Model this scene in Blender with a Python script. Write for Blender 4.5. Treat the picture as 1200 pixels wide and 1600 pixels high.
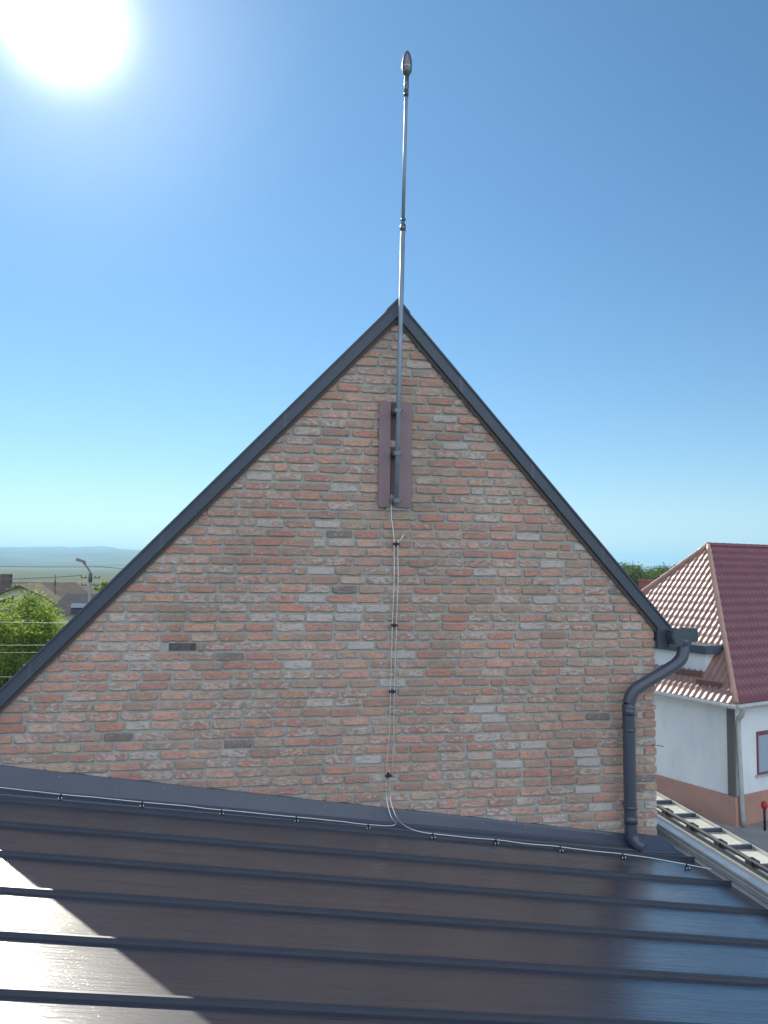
import bpy, bmesh, math, random
from math import sin, cos, pi, radians as R
from mathutils import Vector, Matrix, noise as mnoise
random.seed(7)
for o in list(bpy.data.objects): bpy.data.objects.remove(o)
S = bpy.context.scene
COL = S.collection

# ------------------------------------------------------------------ camera
# world: the brick gable is the plane y = 0, z = 0 is the height of the lens
cam_d = bpy.data.cameras.new('camera'); cam = bpy.data.objects.new('camera', cam_d); COL.objects.link(cam)
S.camera = cam
PSI, PITCH, ROLL = R(9.5), math.atan(88/1230), R(0.6)
fw = Vector((sin(PSI)*cos(PITCH), cos(PSI)*cos(PITCH), sin(PITCH)))
rt = Vector((cos(PSI), -sin(PSI), 0)); up = rt.cross(fw)
r2 = rt*cos(ROLL) + up*sin(ROLL); u2 = up*cos(ROLL) - rt*sin(ROLL)
cam.matrix_world = Matrix.Translation((0, -6.367, 0)) @ Matrix((r2, u2, -fw)).transposed().to_4x4()
cam_d.sensor_fit = 'VERTICAL'; cam_d.sensor_height = 36; cam_d.lens = 36*1230/1600
cam_d.clip_start = .05; cam_d.clip_end = 40000

# ------------------------------------------------------------------ sky, sun, exposure
FILL_CLOUD = .98
SUN_AZ, SUN_EL = R(-14.0), R(33.8)          # azimuth from +y, clockwise
sdir = Vector((sin(SUN_AZ)*cos(SUN_EL), cos(SUN_AZ)*cos(SUN_EL), sin(SUN_EL)))
W = bpy.data.worlds.new('World'); S.world = W; W.use_nodes = True
nt = W.node_tree; nt.nodes.clear()
def nd(t, typ, **kw):
    n = t.nodes.new(typ)
    for k, v in kw.items():
        if k in n.inputs: n.inputs[k].default_value = v
        else: setattr(n, k, v)
    return n
sky = nd(nt, 'ShaderNodeTexSky', sky_type='NISHITA', sun_disc=False, sun_elevation=SUN_EL, sun_rotation=SUN_AZ,
         altitude=250, air_density=1.0, dust_density=0.0, ozone_density=2.6)
bg = nd(nt, 'ShaderNodeBackground', Strength=.068)
hs = nd(nt, 'ShaderNodeHueSaturation', Saturation=1.2, Hue=.499)
nt.links.new(sky.outputs[0], hs.inputs['Color']); nt.links.new(hs.outputs[0], bg.inputs['Color'])
# forward scattering of the air round the sun (its aureole), a function of the angle to the sun only
tc = nd(nt, 'ShaderNodeTexCoord')
dot = nd(nt, 'ShaderNodeVectorMath', operation='DOT_PRODUCT'); dot.inputs[1].default_value = sdir
nt.links.new(tc.outputs['Generated'], dot.inputs[0])
def math_(op, a, b=None):
    n = nd(nt, 'ShaderNodeMath', operation=op)
    for i, v in enumerate((a, b)):
        if v is None: continue
        if isinstance(v, (int, float)): n.inputs[i].default_value = v
        else: nt.links.new(v, n.inputs[i])
    return n.outputs[0]
c = math_('MAXIMUM', dot.outputs['Value'], 0.0)
tot = math_('ADD', math_('MULTIPLY', math_('POWER', c, 1000), 2.2), math_('MULTIPLY', math_('POWER', c, 75), .24))
wide = math_('MULTIPLY', math_('POWER', c, 6), .13)
bg2 = nd(nt, 'ShaderNodeBackground', Color=(1, .98, .95, 1)); nt.links.new(tot, bg2.inputs['Strength'])
# broken white cloud added unseen behind the camera, opposite the sun, brightening the shaded wall
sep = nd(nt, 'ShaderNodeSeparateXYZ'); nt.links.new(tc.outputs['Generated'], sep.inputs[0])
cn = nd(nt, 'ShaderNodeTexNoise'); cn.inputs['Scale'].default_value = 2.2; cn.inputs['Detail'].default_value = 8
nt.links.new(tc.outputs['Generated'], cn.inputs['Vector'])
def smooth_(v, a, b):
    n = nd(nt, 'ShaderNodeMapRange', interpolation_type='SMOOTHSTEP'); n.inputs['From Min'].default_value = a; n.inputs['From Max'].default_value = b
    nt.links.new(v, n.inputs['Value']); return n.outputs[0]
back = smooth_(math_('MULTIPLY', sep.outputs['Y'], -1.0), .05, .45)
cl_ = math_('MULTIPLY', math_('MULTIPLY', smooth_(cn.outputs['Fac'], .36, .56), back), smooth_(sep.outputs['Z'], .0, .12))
bg3 = nd(nt, 'ShaderNodeBackground', Color=(.94, .96, 1, 1)); nt.links.new(math_('MULTIPLY', cl_, FILL_CLOUD), bg3.inputs['Strength'])
ad2 = nd(nt, 'ShaderNodeAddShader'); ad3 = nd(nt, 'ShaderNodeAddShader')
bg4 = nd(nt, 'ShaderNodeBackground', Color=(.50, .80, 1, 1)); nt.links.new(wide, bg4.inputs['Strength'])
ad = nd(nt, 'ShaderNodeAddShader'); out = nd(nt, 'ShaderNodeOutputWorld')
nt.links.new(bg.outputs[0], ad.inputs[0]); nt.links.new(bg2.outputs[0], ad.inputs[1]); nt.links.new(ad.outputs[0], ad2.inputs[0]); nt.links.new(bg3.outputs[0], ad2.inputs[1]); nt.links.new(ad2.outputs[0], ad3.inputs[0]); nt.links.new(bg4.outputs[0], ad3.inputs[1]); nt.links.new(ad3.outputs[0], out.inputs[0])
sl = bpy.data.lights.new('sun', 'SUN'); sl.energy = 3.9; sl.angle = R(.53); sl.color = (1, .94, .80)
so = bpy.data.objects.new('sun', sl); COL.objects.link(so); so.rotation_euler = sdir.to_track_quat('Z', 'Y').to_euler(); so.location = (0, 0, 60)
S.view_settings.view_transform = 'Standard'; S.view_settings.look = 'None'; S.view_settings.gamma = 1
S.view_settings.exposure = 0.66
S.render.engine = 'CYCLES'
S.cycles.max_bounces = 6; S.cycles.volume_bounces = 1

# ------------------------------------------------------------------ materials
def mat(name, col, rough=.6, metal=0., coat=0., coat_rough=.1, spec=.5):
    m = bpy.data.materials.new(name); m.use_nodes = True
    b = m.node_tree.nodes['Principled BSDF']
    b.inputs['Base Color'].default_value = (*col, 1); b.inputs['Roughness'].default_value = rough
    b.inputs['Metallic'].default_value = metal; b.inputs['Coat Weight'].default_value = coat
    b.inputs['Coat Roughness'].default_value = coat_rough; b.inputs['Specular IOR Level'].default_value = spec
    return m
def nz(m, scale, detail=4, vec=(1, 1, 1), rough=.55, attr=None):
    t = m.node_tree; tcn = t.nodes.get('TC') or t.nodes.new('ShaderNodeTexCoord'); tcn.name = 'TC'
    mp = t.nodes.new('ShaderNodeMapping'); mp.inputs['Scale'].default_value = vec
    t.links.new(tcn.outputs['Object'], mp.inputs[0])
    n = t.nodes.new('ShaderNodeTexNoise'); n.inputs['Scale'].default_value = scale; n.inputs['Detail'].default_value = detail
    n.inputs['Roughness'].default_value = rough
    t.links.new(mp.outputs[0], n.inputs['Vector']); return n.outputs['Fac']
def ramp(m, src, stops):
    t = m.node_tree; r = t.nodes.new('ShaderNodeValToRGB'); e = r.color_ramp.elements
    while len(e) < len(stops): e.new(.5)
    for i, (p, cc) in enumerate(stops):
        e[i].position = p; e[i].color = (*cc, 1) if not isinstance(cc, (int, float)) else (cc, cc, cc, 1)
    t.links.new(src, r.inputs[0]); return r.outputs[0]
def mix(m, fac, a, b, blend='MIX'):
    t = m.node_tree; n = t.nodes.new('ShaderNodeMix'); n.data_type = 'RGBA'; n.blend_type = blend
    for s, v in ((n.inputs[0], fac), (n.inputs[6], a), (n.inputs[7], b)):
        if isinstance(v, (int, float)): s.default_value = v
        elif isinstance(v, tuple): s.default_value = (*v, 1)
        else: t.links.new(v, s)
    return n.outputs[2]
def lk(m, src, inp): m.node_tree.links.new(src, m.node_tree.nodes['Principled BSDF'].inputs[inp])
def bump(m, src, dist, strength=1., prev=None):
    t = m.node_tree; b = t.nodes.new('ShaderNodeBump'); b.inputs['Distance'].default_value = dist; b.inputs['Strength'].default_value = strength
    t.links.new(src, b.inputs['Height'])
    if prev: t.links.new(prev, b.inputs['Normal'])
    t.links.new(b.outputs[0], t.nodes['Principled BSDF'].inputs['Normal']); t.links.new(b.outputs[0], t.nodes['Principled BSDF'].inputs['Coat Normal']); return b.outputs[0]
def mottled(name, ca, cb, scale, rough=.7, bd=0., bscale=None, **kw):
    m = mat(name, ca, rough, **kw); n = nz(m, scale)
    lk(m, ramp(m, n, [(.3, ca), (.7, cb)]), 'Base Color')
    if bd: bump(m, nz(m, bscale or scale*4, 6), bd)
    return m

# bricks: colour comes per brick from an attribute, its alpha says how much old lime still clings to it
m_brick = mat('reclaimed_brick', (.4, .2, .15), .9, spec=.2)
t = m_brick.node_tree; at_ = t.nodes.new('ShaderNodeAttribute'); at_.attribute_name = 'brick'
n1 = nz(m_brick, 26, 5, (1, 1, 1.9), .62); n2 = nz(m_brick, 70, 4); n3 = nz(m_brick, 9, 3, (1, 1, 2.5))
basec = mix(m_brick, .55, at_.outputs['Color'], mix(m_brick, n2, (.42, .36, .35), (1.5, 1.6, 1.65)), 'MULTIPLY')
basec = mix(m_brick, ramp(m_brick, n3, [(.42, 0.), (.66, .6)]), basec, (.30, .255, .235))
gt = t.nodes.new('ShaderNodeMath'); gt.operation = 'SUBTRACT'; t.links.new(n1, gt.inputs[0])
th = t.nodes.new('ShaderNodeMath'); th.operation = 'MULTIPLY_ADD'; t.links.new(at_.outputs['Alpha'], th.inputs[0]); th.inputs[1].default_value = -.42; th.inputs[2].default_value = .72
t.links.new(th.outputs[0], gt.inputs[1])
ml = t.nodes.new('ShaderNodeMath'); ml.operation = 'MULTIPLY'; ml.use_clamp = True; ml.inputs[1].default_value = 11; t.links.new(gt.outputs[0], ml.inputs[0])
smn = nz(m_brick, 17, 6, (1, 1, 1.6), .7)
limec0 = ramp(m_brick, smn, [(.56, 0.), (.64, .85)])
limec = mix(m_brick, n2, (.40, .35, .32), (.60, .55, .51))
nE = nz(m_brick, 45, 5, (1, 1, 2.2), .7)
basec = mix(m_brick, ramp(m_brick, nE, [(.54, 0.), (.68, .7)]), basec, (.14, .115, .105))
tone = mix(m_brick, nz(m_brick, .9, 5, (1, 1, .7), .6), (.66, .64, .62), (1.36, 1.34, 1.32))
lk(m_brick, mix(m_brick, 1., tone, mix(m_brick, limec0, mix(m_brick, ml.outputs[0], basec, limec), (.31, .305, .285)), 'MULTIPLY'), 'Base Color')
pv = bump(m_brick, n2, .004); bump(m_brick, n1, .006, 1, pv)
m_mortar = mottled('lime_mortar', (.33, .33, .31), (.42, .415, .385), 14, .95, .003, 120, spec=.2)
msrc = m_mortar.node_tree.nodes['Principled BSDF'].inputs['Base Color'].links[0].from_socket
lk(m_mortar, mix(m_mortar, 1., mix(m_mortar, nz(m_mortar, .9, 5, (1, 1, .7), .6), (.66, .65, .63), (1.34, 1.34, 1.33)), msrc, 'MULTIPLY'), 'Base Color')
m_dark = mottled('anthracite_sheet', (.046, .062, .090), (.054, .070, .100), 3, .5, coat=.15, coat_rough=.3)
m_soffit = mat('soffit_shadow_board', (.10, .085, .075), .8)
m_pipe = mottled('anthracite_pipe', (.046, .058, .088), (.056, .068, .098), 5, .38, coat=.4, coat_rough=.25)
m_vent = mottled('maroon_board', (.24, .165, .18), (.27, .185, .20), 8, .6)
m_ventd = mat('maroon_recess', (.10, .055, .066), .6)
m_alu = mottled('galvanised_steel', (.50, .52, .54), (.62, .64, .66), 20, .38, metal=1.)
m_mast = mottled('aluminium_mast', (.20, .27, .33), (.27, .34, .41), 9, .5, metal=.3)
m_steel = mat('dark_steel', (.16, .17, .18), .4, metal=.9)
m_black = mat('black_plastic', (.018, .02, .026), .7)
m_cable = mat('bright_aluminium_wire', (.78, .79, .8), .3, metal=.85)

# glossy coated roofing sheet: dew streaks running along the pans
m_roof = mat('brown_coated_sheet', (.05, .04, .04), .42, coat=1., coat_rough=.10); m_roof.node_tree.nodes['Principled BSDF'].inputs['Coat IOR'].default_value = 2.6
nA = nz(m_roof, 1.1, 3, (.5, 1, 1)); nB = nz(m_roof, 9, 6, (.28, 5, 1), .6); nC = nz(m_roof, 95, 3, (.6, 1, 1)); nD = nz(m_roof, 2.3, 4, (.5, 1.3, 1))
lk(m_roof, mix(m_roof, ramp(m_roof, nD, [(.55, 0.), (.8, .5)]), mix(m_roof, nA, (.018, .028, .052), (.030, .028, .046)), (.06, .068, .085)), 'Base Color')
lk(m_roof, ramp(m_roof, nD, [(.35, .05), (.7, .12)]), 'Coat Roughness')
lk(m_roof, ramp(m_roof, nz(m_roof, 8, 6, (.20, 4.2, 1), .62), [(.36, .80), (.56, 1.)]), 'Coat Weight')
pv = bump(m_roof, nA, .004); pv = bump(m_roof, nB, .0034, 1., pv); bump(m_roof, nC, .0002, .5, pv)
m_seam = mottled('coated_seam', (.036, .044, .066), (.044, .052, .074), 4, .45, coat=.3, coat_rough=.3)
m_flash = mottled('flashing_sheet', (.055, .070, .100), (.066, .080, .110), 4, .45, coat=.3, coat_rough=.3)
m_stack = mottled('pale_grey_sheet', (.40, .42, .42), (.52, .53, .52), 6, .45, .001, 30, coat=.5, coat_rough=.2)

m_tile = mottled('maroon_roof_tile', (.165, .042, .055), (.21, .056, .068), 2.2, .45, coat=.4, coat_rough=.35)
m_tile2 = mottled('maroon_roof_tile_sunlit', (.27, .13, .10), (.34, .17, .13), 2.2, .48, coat=.7, coat_rough=.5)  # same maroon tile, paler base colour stands for sunlight on the hip end
m_white = mottled('white_render', (.68, .72, .75), (.84, .85, .85), .55, .9, .002, 60)
m_pink = mottled('pink_plinth', (.42, .23, .18), (.52, .30, .23), 1.4, .9, .003, 40)
m_lgrey = mottled('pale_zinc', (.42, .44, .43), (.52, .53, .52), 6, .5, metal=.3)
m_glass = mat('window_pane', (.35, .42, .5), .08, spec=.8)
m_red = mat('red_paint', (.45, .02, .025), .4)
m_concrete = mottled('yard_concrete', (.22, .215, .20), (.32, .31, .29), 1.2, .9, .004, 30)
m_hipc = mottled('copper_toned_ridge_cap', (.42, .24, .18), (.5, .3, .24), 4, .45)

# ------------------------------------------------------------------ mesh helpers
class MB:
    def __init__(s): s.v = []; s.f = []; s.sm = []
    def add(s, vs, fs, smooth=False):
        b = len(s.v); s.v += [tuple(p) for p in vs]; s.f += [tuple(b+i for i in f) for f in fs]; s.sm += [smooth]*len(fs); return s
    def box(s, a, b):
        (x0, y0, z0), (x1, y1, z1) = a, b
        return s.add([(x0,y0,z0),(x1,y0,z0),(x1,y1,z0),(x0,y1,z0),(x0,y0,z1),(x1,y0,z1),(x1,y1,z1),(x0,y1,z1)],
                     [(0,3,2,1),(4,5,6,7),(0,1,5,4),(1,2,6,5),(2,3,7,6),(3,0,4,7)])
    def prism(s, poly, d):                       # poly: 3D points, d: extrusion vector
        n = len(poly); P = [Vector(p) for p in poly]; Q = [p+Vector(d) for p in P]
        nn = (P[1]-P[0]).cross(P[2]-P[1])
        fs = [tuple(range(n)), tuple(range(2*n-1, n-1, -1))] + [(i+n, (i+1) % n+n, (i+1) % n, i) for i in range(n)]
        if nn.dot(Vector(d)) > 0: fs = [tuple(reversed(f)) for f in fs]
        return s.add(P+Q, fs)
    def tube(s, pts, r, n=10, cap=True):
        P = [Vector(p) for p in pts]; rs = r if isinstance(r, (list, tuple)) else [r]*len(P)
        vs = []; prev = None
        for i, p in enumerate(P):
            d = (P[min(i+1, len(P)-1)]-P[max(i-1, 0)]).normalized()
            if prev is None:
                a = d.orthogonal().normalized()
            else:
                a = (prev - d*prev.dot(d)).normalized()
            prev = a; b = d.cross(a)
            vs += [p+(a*cos(2*pi*k/n)+b*sin(2*pi*k/n))*rs[i] for k in range(n)]
        fs = []
        for i in range(len(P)-1):
            for k in range(n): fs.append((i*n+k, i*n+(k+1) % n, (i+1)*n+(k+1) % n, (i+1)*n+k))
        s.add(vs, fs, True)
        if cap:
            b = len(s.v)-len(vs)
            s.f += [tuple(b+k for k in reversed(range(n))), tuple(b+(len(P)-1)*n+k for k in range(n))]; s.sm += [False]*2
        return s
    def build(s, name, m, parent=None, org=None, bev=0):
        o0 = Vector(org) if org is not None else (Vector(parent['_o']) if parent is not None and '_o' in parent else Vector((0, 0, 0)))
        me = bpy.data.meshes.new(name); me.from_pydata([tuple(Vector(p)-o0) for p in s.v], [], s.f)
        me.polygons.foreach_set('use_smooth', s.sm); me.materials.append(m); me.update()
        o = bpy.data.objects.new(name, me); COL.objects.link(o)
        if parent is not None: o.parent = parent; o['_o'] = tuple(o0)
        elif org is not None: o.location = o0
        if bev:
            b = o.modifiers.new('bevel', 'BEVEL'); b.width = bev; b.segments = 2; b.limit_method = 'ANGLE'; b.angle_limit = R(40)
        return o
def thing(name, loc, label, cat, group=None):
    o = bpy.data.objects.new(name, None); COL.objects.link(o); o.location = loc; o['_o'] = tuple(loc); o.empty_display_size = .3
    return tag(o, label, cat, group)
def tag(o, label=None, cat=None, group=None, kind=None):
    if label: o['label'] = label
    if cat: o['category'] = cat
    if group: o['group'] = group
    if kind: o['kind'] = kind
    return o
def copy_tree(o, parent=None):
    c_ = o.copy(); COL.objects.link(c_)
    if parent is not None: c_.parent = parent
    for ch in [x for x in ORIG_CHILDREN(o)]: copy_tree(ch, c_)
    return c_
def ORIG_CHILDREN(o): return list(o.children)
def smooth_path(pts, n=6):                     # Catmull-Rom
    P = [Vector(p) for p in pts]; P = [P[0]]+P+[P[-1]]; o = []
    for i in range(1, len(P)-2):
        for k in range(n):
            t_ = k/n; a, b, c_, d = P[i-1], P[i], P[i+1], P[i+2]
            o.append(.5*((2*b)+(c_-a)*t_+(2*a-5*b+4*c_-d)*t_*t_+(3*b-a-3*c_+d)*t_**3))
    o.append(P[-2]); return o

GZ = -6.4
# ------------------------------------------------------------------ ground and hills
def ground_h(x, y):
    r = math.hypot(x, y)
    return 0
m_ground = mottled('dry_meadow', (.05, .075, .03), (.13, .13, .06), .012, 1., .02, 3, spec=.1)
rings = [0, 15, 40, 90, 180, 350, 700, 1400, 2800, 5600, 11000]; g = MB(); NA = 72
vs = [(0, 0, GZ)]; fs = []
for i, r in enumerate(rings[1:]):
    for k in range(NA):
        a = 2*pi*k/NA; vs.append((r*cos(a), r*sin(a), GZ))
    for k in range(NA):
        if i == 0: fs.append((0, 1+k, 1+(k+1) % NA))
        else:
            b0 = 1+(i-1)*NA; b1 = 1+i*NA; fs.append((b0+k, b1+k, b1+(k+1) % NA, b0+(k+1) % NA))
g.add(vs, fs); tag(g.build('ground', m_ground), kind='structure')
# low wooded ridge on the horizon
m_hill = mottled('wooded_hill', (.02, .04, .02), (.16, .15, .07), .0028, 1., spec=.1)
h = MB(); vs = []; fs = []; NR = 18; NZ = 600
for i in range(NR):
    f = i/(NR-1); r = 650+f*6000
    for k in range(NZ):
        a = R(-75)+R(150)*k/(NZ-1)             # from +y, clockwise
        e = 1.6*mnoise.fractal(Vector((a*9, f*2.6, 3.1)), 1, 2, 5)
        e2 = mnoise.fractal(Vector((a*2.1+9, 1.5, 0)), 1, 2, 4)
        e3 = mnoise.fractal(Vector((a*30, f*5, 7)), 1, 2, 4)
        top = (100+e2*24+e3*11)*(1-.62*min(1, max(0, (a-R(2))/R(22))))*(math.sin(min(f/.72, 1)*pi/2)**2)*(1 if f < .9 else .8)
        z = GZ-6+top+e*13*f
        vs.append((r*sin(a), r*cos(a), z))
for i in range(NR-1):
    for k in range(NZ-1): fs.append((i*NZ+k, (i+1)*NZ+k, (i+1)*NZ+k+1, i*NZ+k+1))
h.add(vs, fs, True); tag(h.build('hills', m_hill), kind='structure')
# yard paving beside the white house
y_ = MB(); y_.box((3.6, -14, GZ-.1), (40, 34, GZ+.004)); tag(y_.build('yard_paving', m_concrete), kind='structure')

# ------------------------------------------------------------------ brick house
AX, AZ, KL, KR = 1.156, 2.216, 1.061, 1.124     # apex and rake slopes (outer top edge of the roof)
XL, XR, DEP = -2.15, 3.432, 9.0
def rake(x): return AZ-(AX-x)*KL if x < AX else AZ-(x-AX)*KR
house = thing('brick_house', (0.64, 0, GZ), 'gabled house of reclaimed brick with dark metal roof edges, filling the middle', 'house')
TH = .13
poly = [(XL, 0, GZ), (XR, 0, GZ), (XR, 0, rake(XR)-TH), (AX, 0, AZ-TH), (XL, 0, rake(XL)-TH)]
w = MB().prism(poly, (0, DEP, 0)); gw = w.build('gable_wall', m_mortar, house)
# bricks, one by one
PAL = [(.45,.25,.20),(.43,.26,.21),(.42,.28,.23),(.40,.185,.145),(.43,.215,.165),(.36,.17,.135),(.33,.20,.155),(.31,.225,.18),(.36,.26,.20),(.33,.225,.18),(.33,.18,.145),(.46,.28,.22),(.40,.33,.27),(.29,.17,.14),(.34,.25,.21)]
WT = [14,12,10,11,9,8,12,13,9,10,6,6,5,3,10]
bv = []; bf = []; bc = []
def brick(x0, x1, z0, z1, col, alpha, depth, right_end=False):
    b = len(bv); nx = max(3, int((x1-x0)/.032)); j = random.choice((.0010, .0016, .0022, .0030))
    bot = [(x0+(x1-x0)*i/nx, z0) for i in range(nx+1)]; top = [(x1-(x1-x0)*i/nx, z1) for i in range(nx+1)]
    ring = []
    for (x, z) in bot: ring.append([x, z+random.gauss(0, j)])
    ring.append([x1+random.gauss(0, j), (z0+z1)/2])
    for (x, z) in top: ring.append([x, z+random.gauss(0, j)])
    ring.append([x0+random.gauss(0, j), (z0+z1)/2])
    q = random.uniform(.001, .005)
    for k in (0, nx, nx+2, 2*nx+2):                       # worn corners
        ring[k][0] += q if ring[k][0] < (x0+x1)/2 else -q; ring[k][1] += q*.8 if ring[k][1] < (z0+z1)/2 else -q*.8
    n = len(ring); cx, cz = (x0+x1)/2, (z0+z1)/2; tl = random.gauss(0, .012); tl2 = random.gauss(0, .02)
    def yy(x, z): return -depth+(x-cx)*tl+(z-cz)*tl2
    for x, z in ring: bv.append((x, .03, z))
    for x, z in ring: bv.append((x, yy(x, z)+.004, z))
    for x, z in ring:
        ix = x+(.005 if x < cx else -.005) if abs(x-cx) > (x1-x0)/2-.012 else x
        iz = z+(.005 if z < cz else -.005)
        if abs(z-cz) < .01: iz = z
        bv.append((ix, yy(ix, iz)+random.gauss(0, .0007), iz))
    fs_ = [tuple(b+2*n+k for k in range(n))]
    for lay in (0, 1):
        for k in range(n):
            k2 = (k+1) % n; fs_.append((b+lay*n+k, b+lay*n+k2, b+(lay+1)*n+k2, b+(lay+1)*n+k))
    for f_ in fs_: bf.append(f_); bc.append((*col, alpha))
P_ = .0752; row = 0; z = -2.62; holes = [(-.516, -.613)]
WHITES = [(2.38, -1.44, .95), (.98, -.60, .55), (2.16, -1.62, .8), (2.78, -1.83, .85), (1.62, 1.05, .4), (.25, -.74, .9), (.48, -.81, .95), (.72, -.815, .95), (1.9, -1.14, .9), (.1, -.74, .9), (2.95, -1.98, .85), (.55, .0, .5)]
while z < AZ-.16:
    if abs(z+P_/2+.613) < .036: HOLEZ = z
    x = XL-.02-random.random()*.21; zc = z+P_/2
    lim0 = max(XL+.01, AX-(AZ-zc)/KL+.06); lim1 = min(XR+.004, AX+(AZ-zc)/KR-.06)
    end_half = (row % 2 == 0)
    xe = lim1
    corner = lim1 > XR-.01
    cuts = []
    if corner:
        wl = .105 if end_half else .205
        cuts.append((xe-wl, xe+random.gauss(.004, .005))); xe2 = xe-wl-.011
        if not end_half or random.random() < .5:
            pass
    else: xe2 = xe
    while x < xe2-.03:
        L = .214+random.gauss(0, .006)
        r_ = random.random()
        if r_ < .055: L = .10+random.gauss(0, .006)
        elif r_ < .11: L = .16+random.random()*.03
        cuts.append((x, min(x+L, xe2))); x += L+.015+abs(random.gauss(0, .004))
    for (a, b) in cuts:
        a = max(a, lim0)
        if b-a < .035: continue
        cx = (a+b)/2
        if abs(zc+.613) < .036:                        # the missing brick
            if a < -.41 and b > -.62:
                if cx < -.515: b = -.63
                else: a = -.402
                if b-a < .04: continue
                cx = (a+b)/2
        col = random.choices(PAL, WT)[0]; v = random.uniform(.90, 1.12); col = tuple(min(1, q*v*1.3*g) for q, g in zip(col, (1.07, .97, .89))); col = tuple(.74*q+.26*g for q, g in zip(col, (.50, .36, .28)))
        r_ = random.random(); al = random.uniform(.0, .35) if r_ < .5 else (random.uniform(.35, .64) if r_ < .95 else random.uniform(.62, .9))
        if random.random() < .02: col = (.42, .40, .38); al = .9
        for wx, wz, wv in WHITES:
            if a < wx < b and abs(zc-wz) < .037: col = (.60, .60, .60); al = 1.25
        if random.random() < .006: col = (.24, .19, .17); al = .3
        jz = random.gauss(0, .0012)
        brick(a, b, z+.0096+jz+random.gauss(0, .0012), z+P_-.0096+jz+random.gauss(0, .0012), col, al, .009+abs(random.gauss(0, .003)))
    z += P_; row += 1
me = bpy.data.meshes.new('brickwork'); o0 = Vector(house['_o'])
me.from_pydata([tuple(Vector(p)-o0) for p in bv], [], bf); me.materials.append(m_brick)
ca = me.color_attributes.new('brick', 'FLOAT_COLOR', 'CORNER'); data = []
for p, c_ in zip(me.polygons, bc): data += list(c_)*p.loop_total
ca.data.foreach_set('color', data); me.update()
bo = bpy.data.objects.new('brickwork', me); COL.objects.link(bo); bo.parent = house
# hole where a brick is missing: dark block whose colour stands for the shade inside
MB().box((-.618, -.003, HOLEZ+.007), (-.412, .02, HOLEZ+P_-.009)).build('missing_brick_recess', mottled('recess_shade', (.05, .05, .055), (.15, .14, .14), 30, .95), house)
# roof slabs
ROV = -.055                                         # verge stands this far in front of the wall
XE_L, XE_R = -2.42, 3.56
def slab(x0, x1, k_in, y0, y1, th):
    z0, z1 = rake(x0), rake(x1)
    return [(x0, y0, z0), (x1, y0, z1), (x1, y0, z1-th), (x0, y0, z0-th)], (0, y1-y0, 0)
for (xa, xb) in ((XE_L, AX), (AX, XE_R)):
    p, d = slab(xa, xb, 0, .012, DEP+.1, TH); rf = MB().prism(p, d).build('roof_slope', m_dark, house)
    k = KL if xb == AX else KR; L = math.hypot(1, k); wv = .092*L
    z0, z1 = rake(xa)+.012, rake(xb)+.012
    fas = MB().prism([(xa, ROV, z0), (xb, ROV, z1), (xb, ROV, z1-wv), (xa, ROV, z0-wv)], (0, .05, 0))
    s_ = fas.build('verge_trim', m_dark, house, bev=.002)
    for f_ in (.22, .48, .74):                       # lap joints of the verge sheets
        xj = xa+(xb-xa)*f_; zj = rake(xj)+.0125; dxj = .03; zk = rake(xj+dxj)+.0125
        MB().prism([(xj, ROV-.0022, zj), (xj+dxj, ROV-.0022, zk), (xj+dxj, ROV-.0022, zk-wv), (xj, ROV-.0022, zj-wv)], (0, .0018, 0)).build('lap_joint', m_flash, s_)
    # folded top edge of the trim
    MB().prism([(xa, ROV-.012, z0+.006), (xb, ROV-.012, z1+.006), (xb, ROV-.012, z1-.014), (xa, ROV-.012, z0-.014)], (0, .011, 0)).build('folded_edge', m_dark, s_)
    # timber soffit strip seen under the trim
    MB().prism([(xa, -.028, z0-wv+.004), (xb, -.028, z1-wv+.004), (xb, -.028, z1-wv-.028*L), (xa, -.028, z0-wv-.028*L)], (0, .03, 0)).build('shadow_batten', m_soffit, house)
# ridge capping, a little stepped over the slopes
rc = MB()
for sgn, k in ((-1, KL), (1, KR)):
    dx = .10*sgn; rc.prism([(AX, ROV-.016, AZ+.030), (AX+dx, ROV-.016, AZ+.030-abs(dx)*k), (AX+dx, ROV-.016, AZ+.012-abs(dx)*k), (AX, ROV-.016, AZ+.012)], (0, DEP, 0))
rc.build('ridge_cap', m_dark, house)
# narrow maroon louvre strip under the mast
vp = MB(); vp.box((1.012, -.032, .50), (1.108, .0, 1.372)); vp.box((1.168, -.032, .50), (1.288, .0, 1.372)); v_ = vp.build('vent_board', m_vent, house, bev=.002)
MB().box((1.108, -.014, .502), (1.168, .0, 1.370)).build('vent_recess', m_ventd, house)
# gutter along the right eave and its end box
gu = MB(); gz = -.50
prof = [(3.53, gz), (3.53, gz-.06), (3.56, gz-.115), (3.62, gz-.135), (3.68, gz-.115), (3.715, gz-.06), (3.715, gz), (3.725, gz), (3.725, gz-.065), (3.69, gz-.125), (3.62, gz-.147), (3.55, gz-.125), (3.52, gz-.06), (3.52, gz)]
for i in range(len(prof)//2-1):
    a, b, c_, d = prof[i], prof[i+1], prof[-2-i], prof[-1-i]
    gu.prism([(a[0], -.15, a[1]), (b[0], -.15, b[1]), (c_[0], -.15, c_[1]), (d[0], -.15, d[1])], (0, DEP+.2, 0))
gt_ = gu.build('gutter', m_dark, house)
MB().prism([(x, -.156, z_) for x, z_ in prof[:7]], (0, .006, 0)).build('end_cap', m_dark, gt_)
MB().box((3.70, -.10, -.60), (3.79, .02, -.485)).build('eave_board', m_dark, house)
MB().box((3.445, -.05, -.655), (3.535, .1, -.47)).build('eave_corner_trim', m_dark, house, bev=.002)
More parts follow.
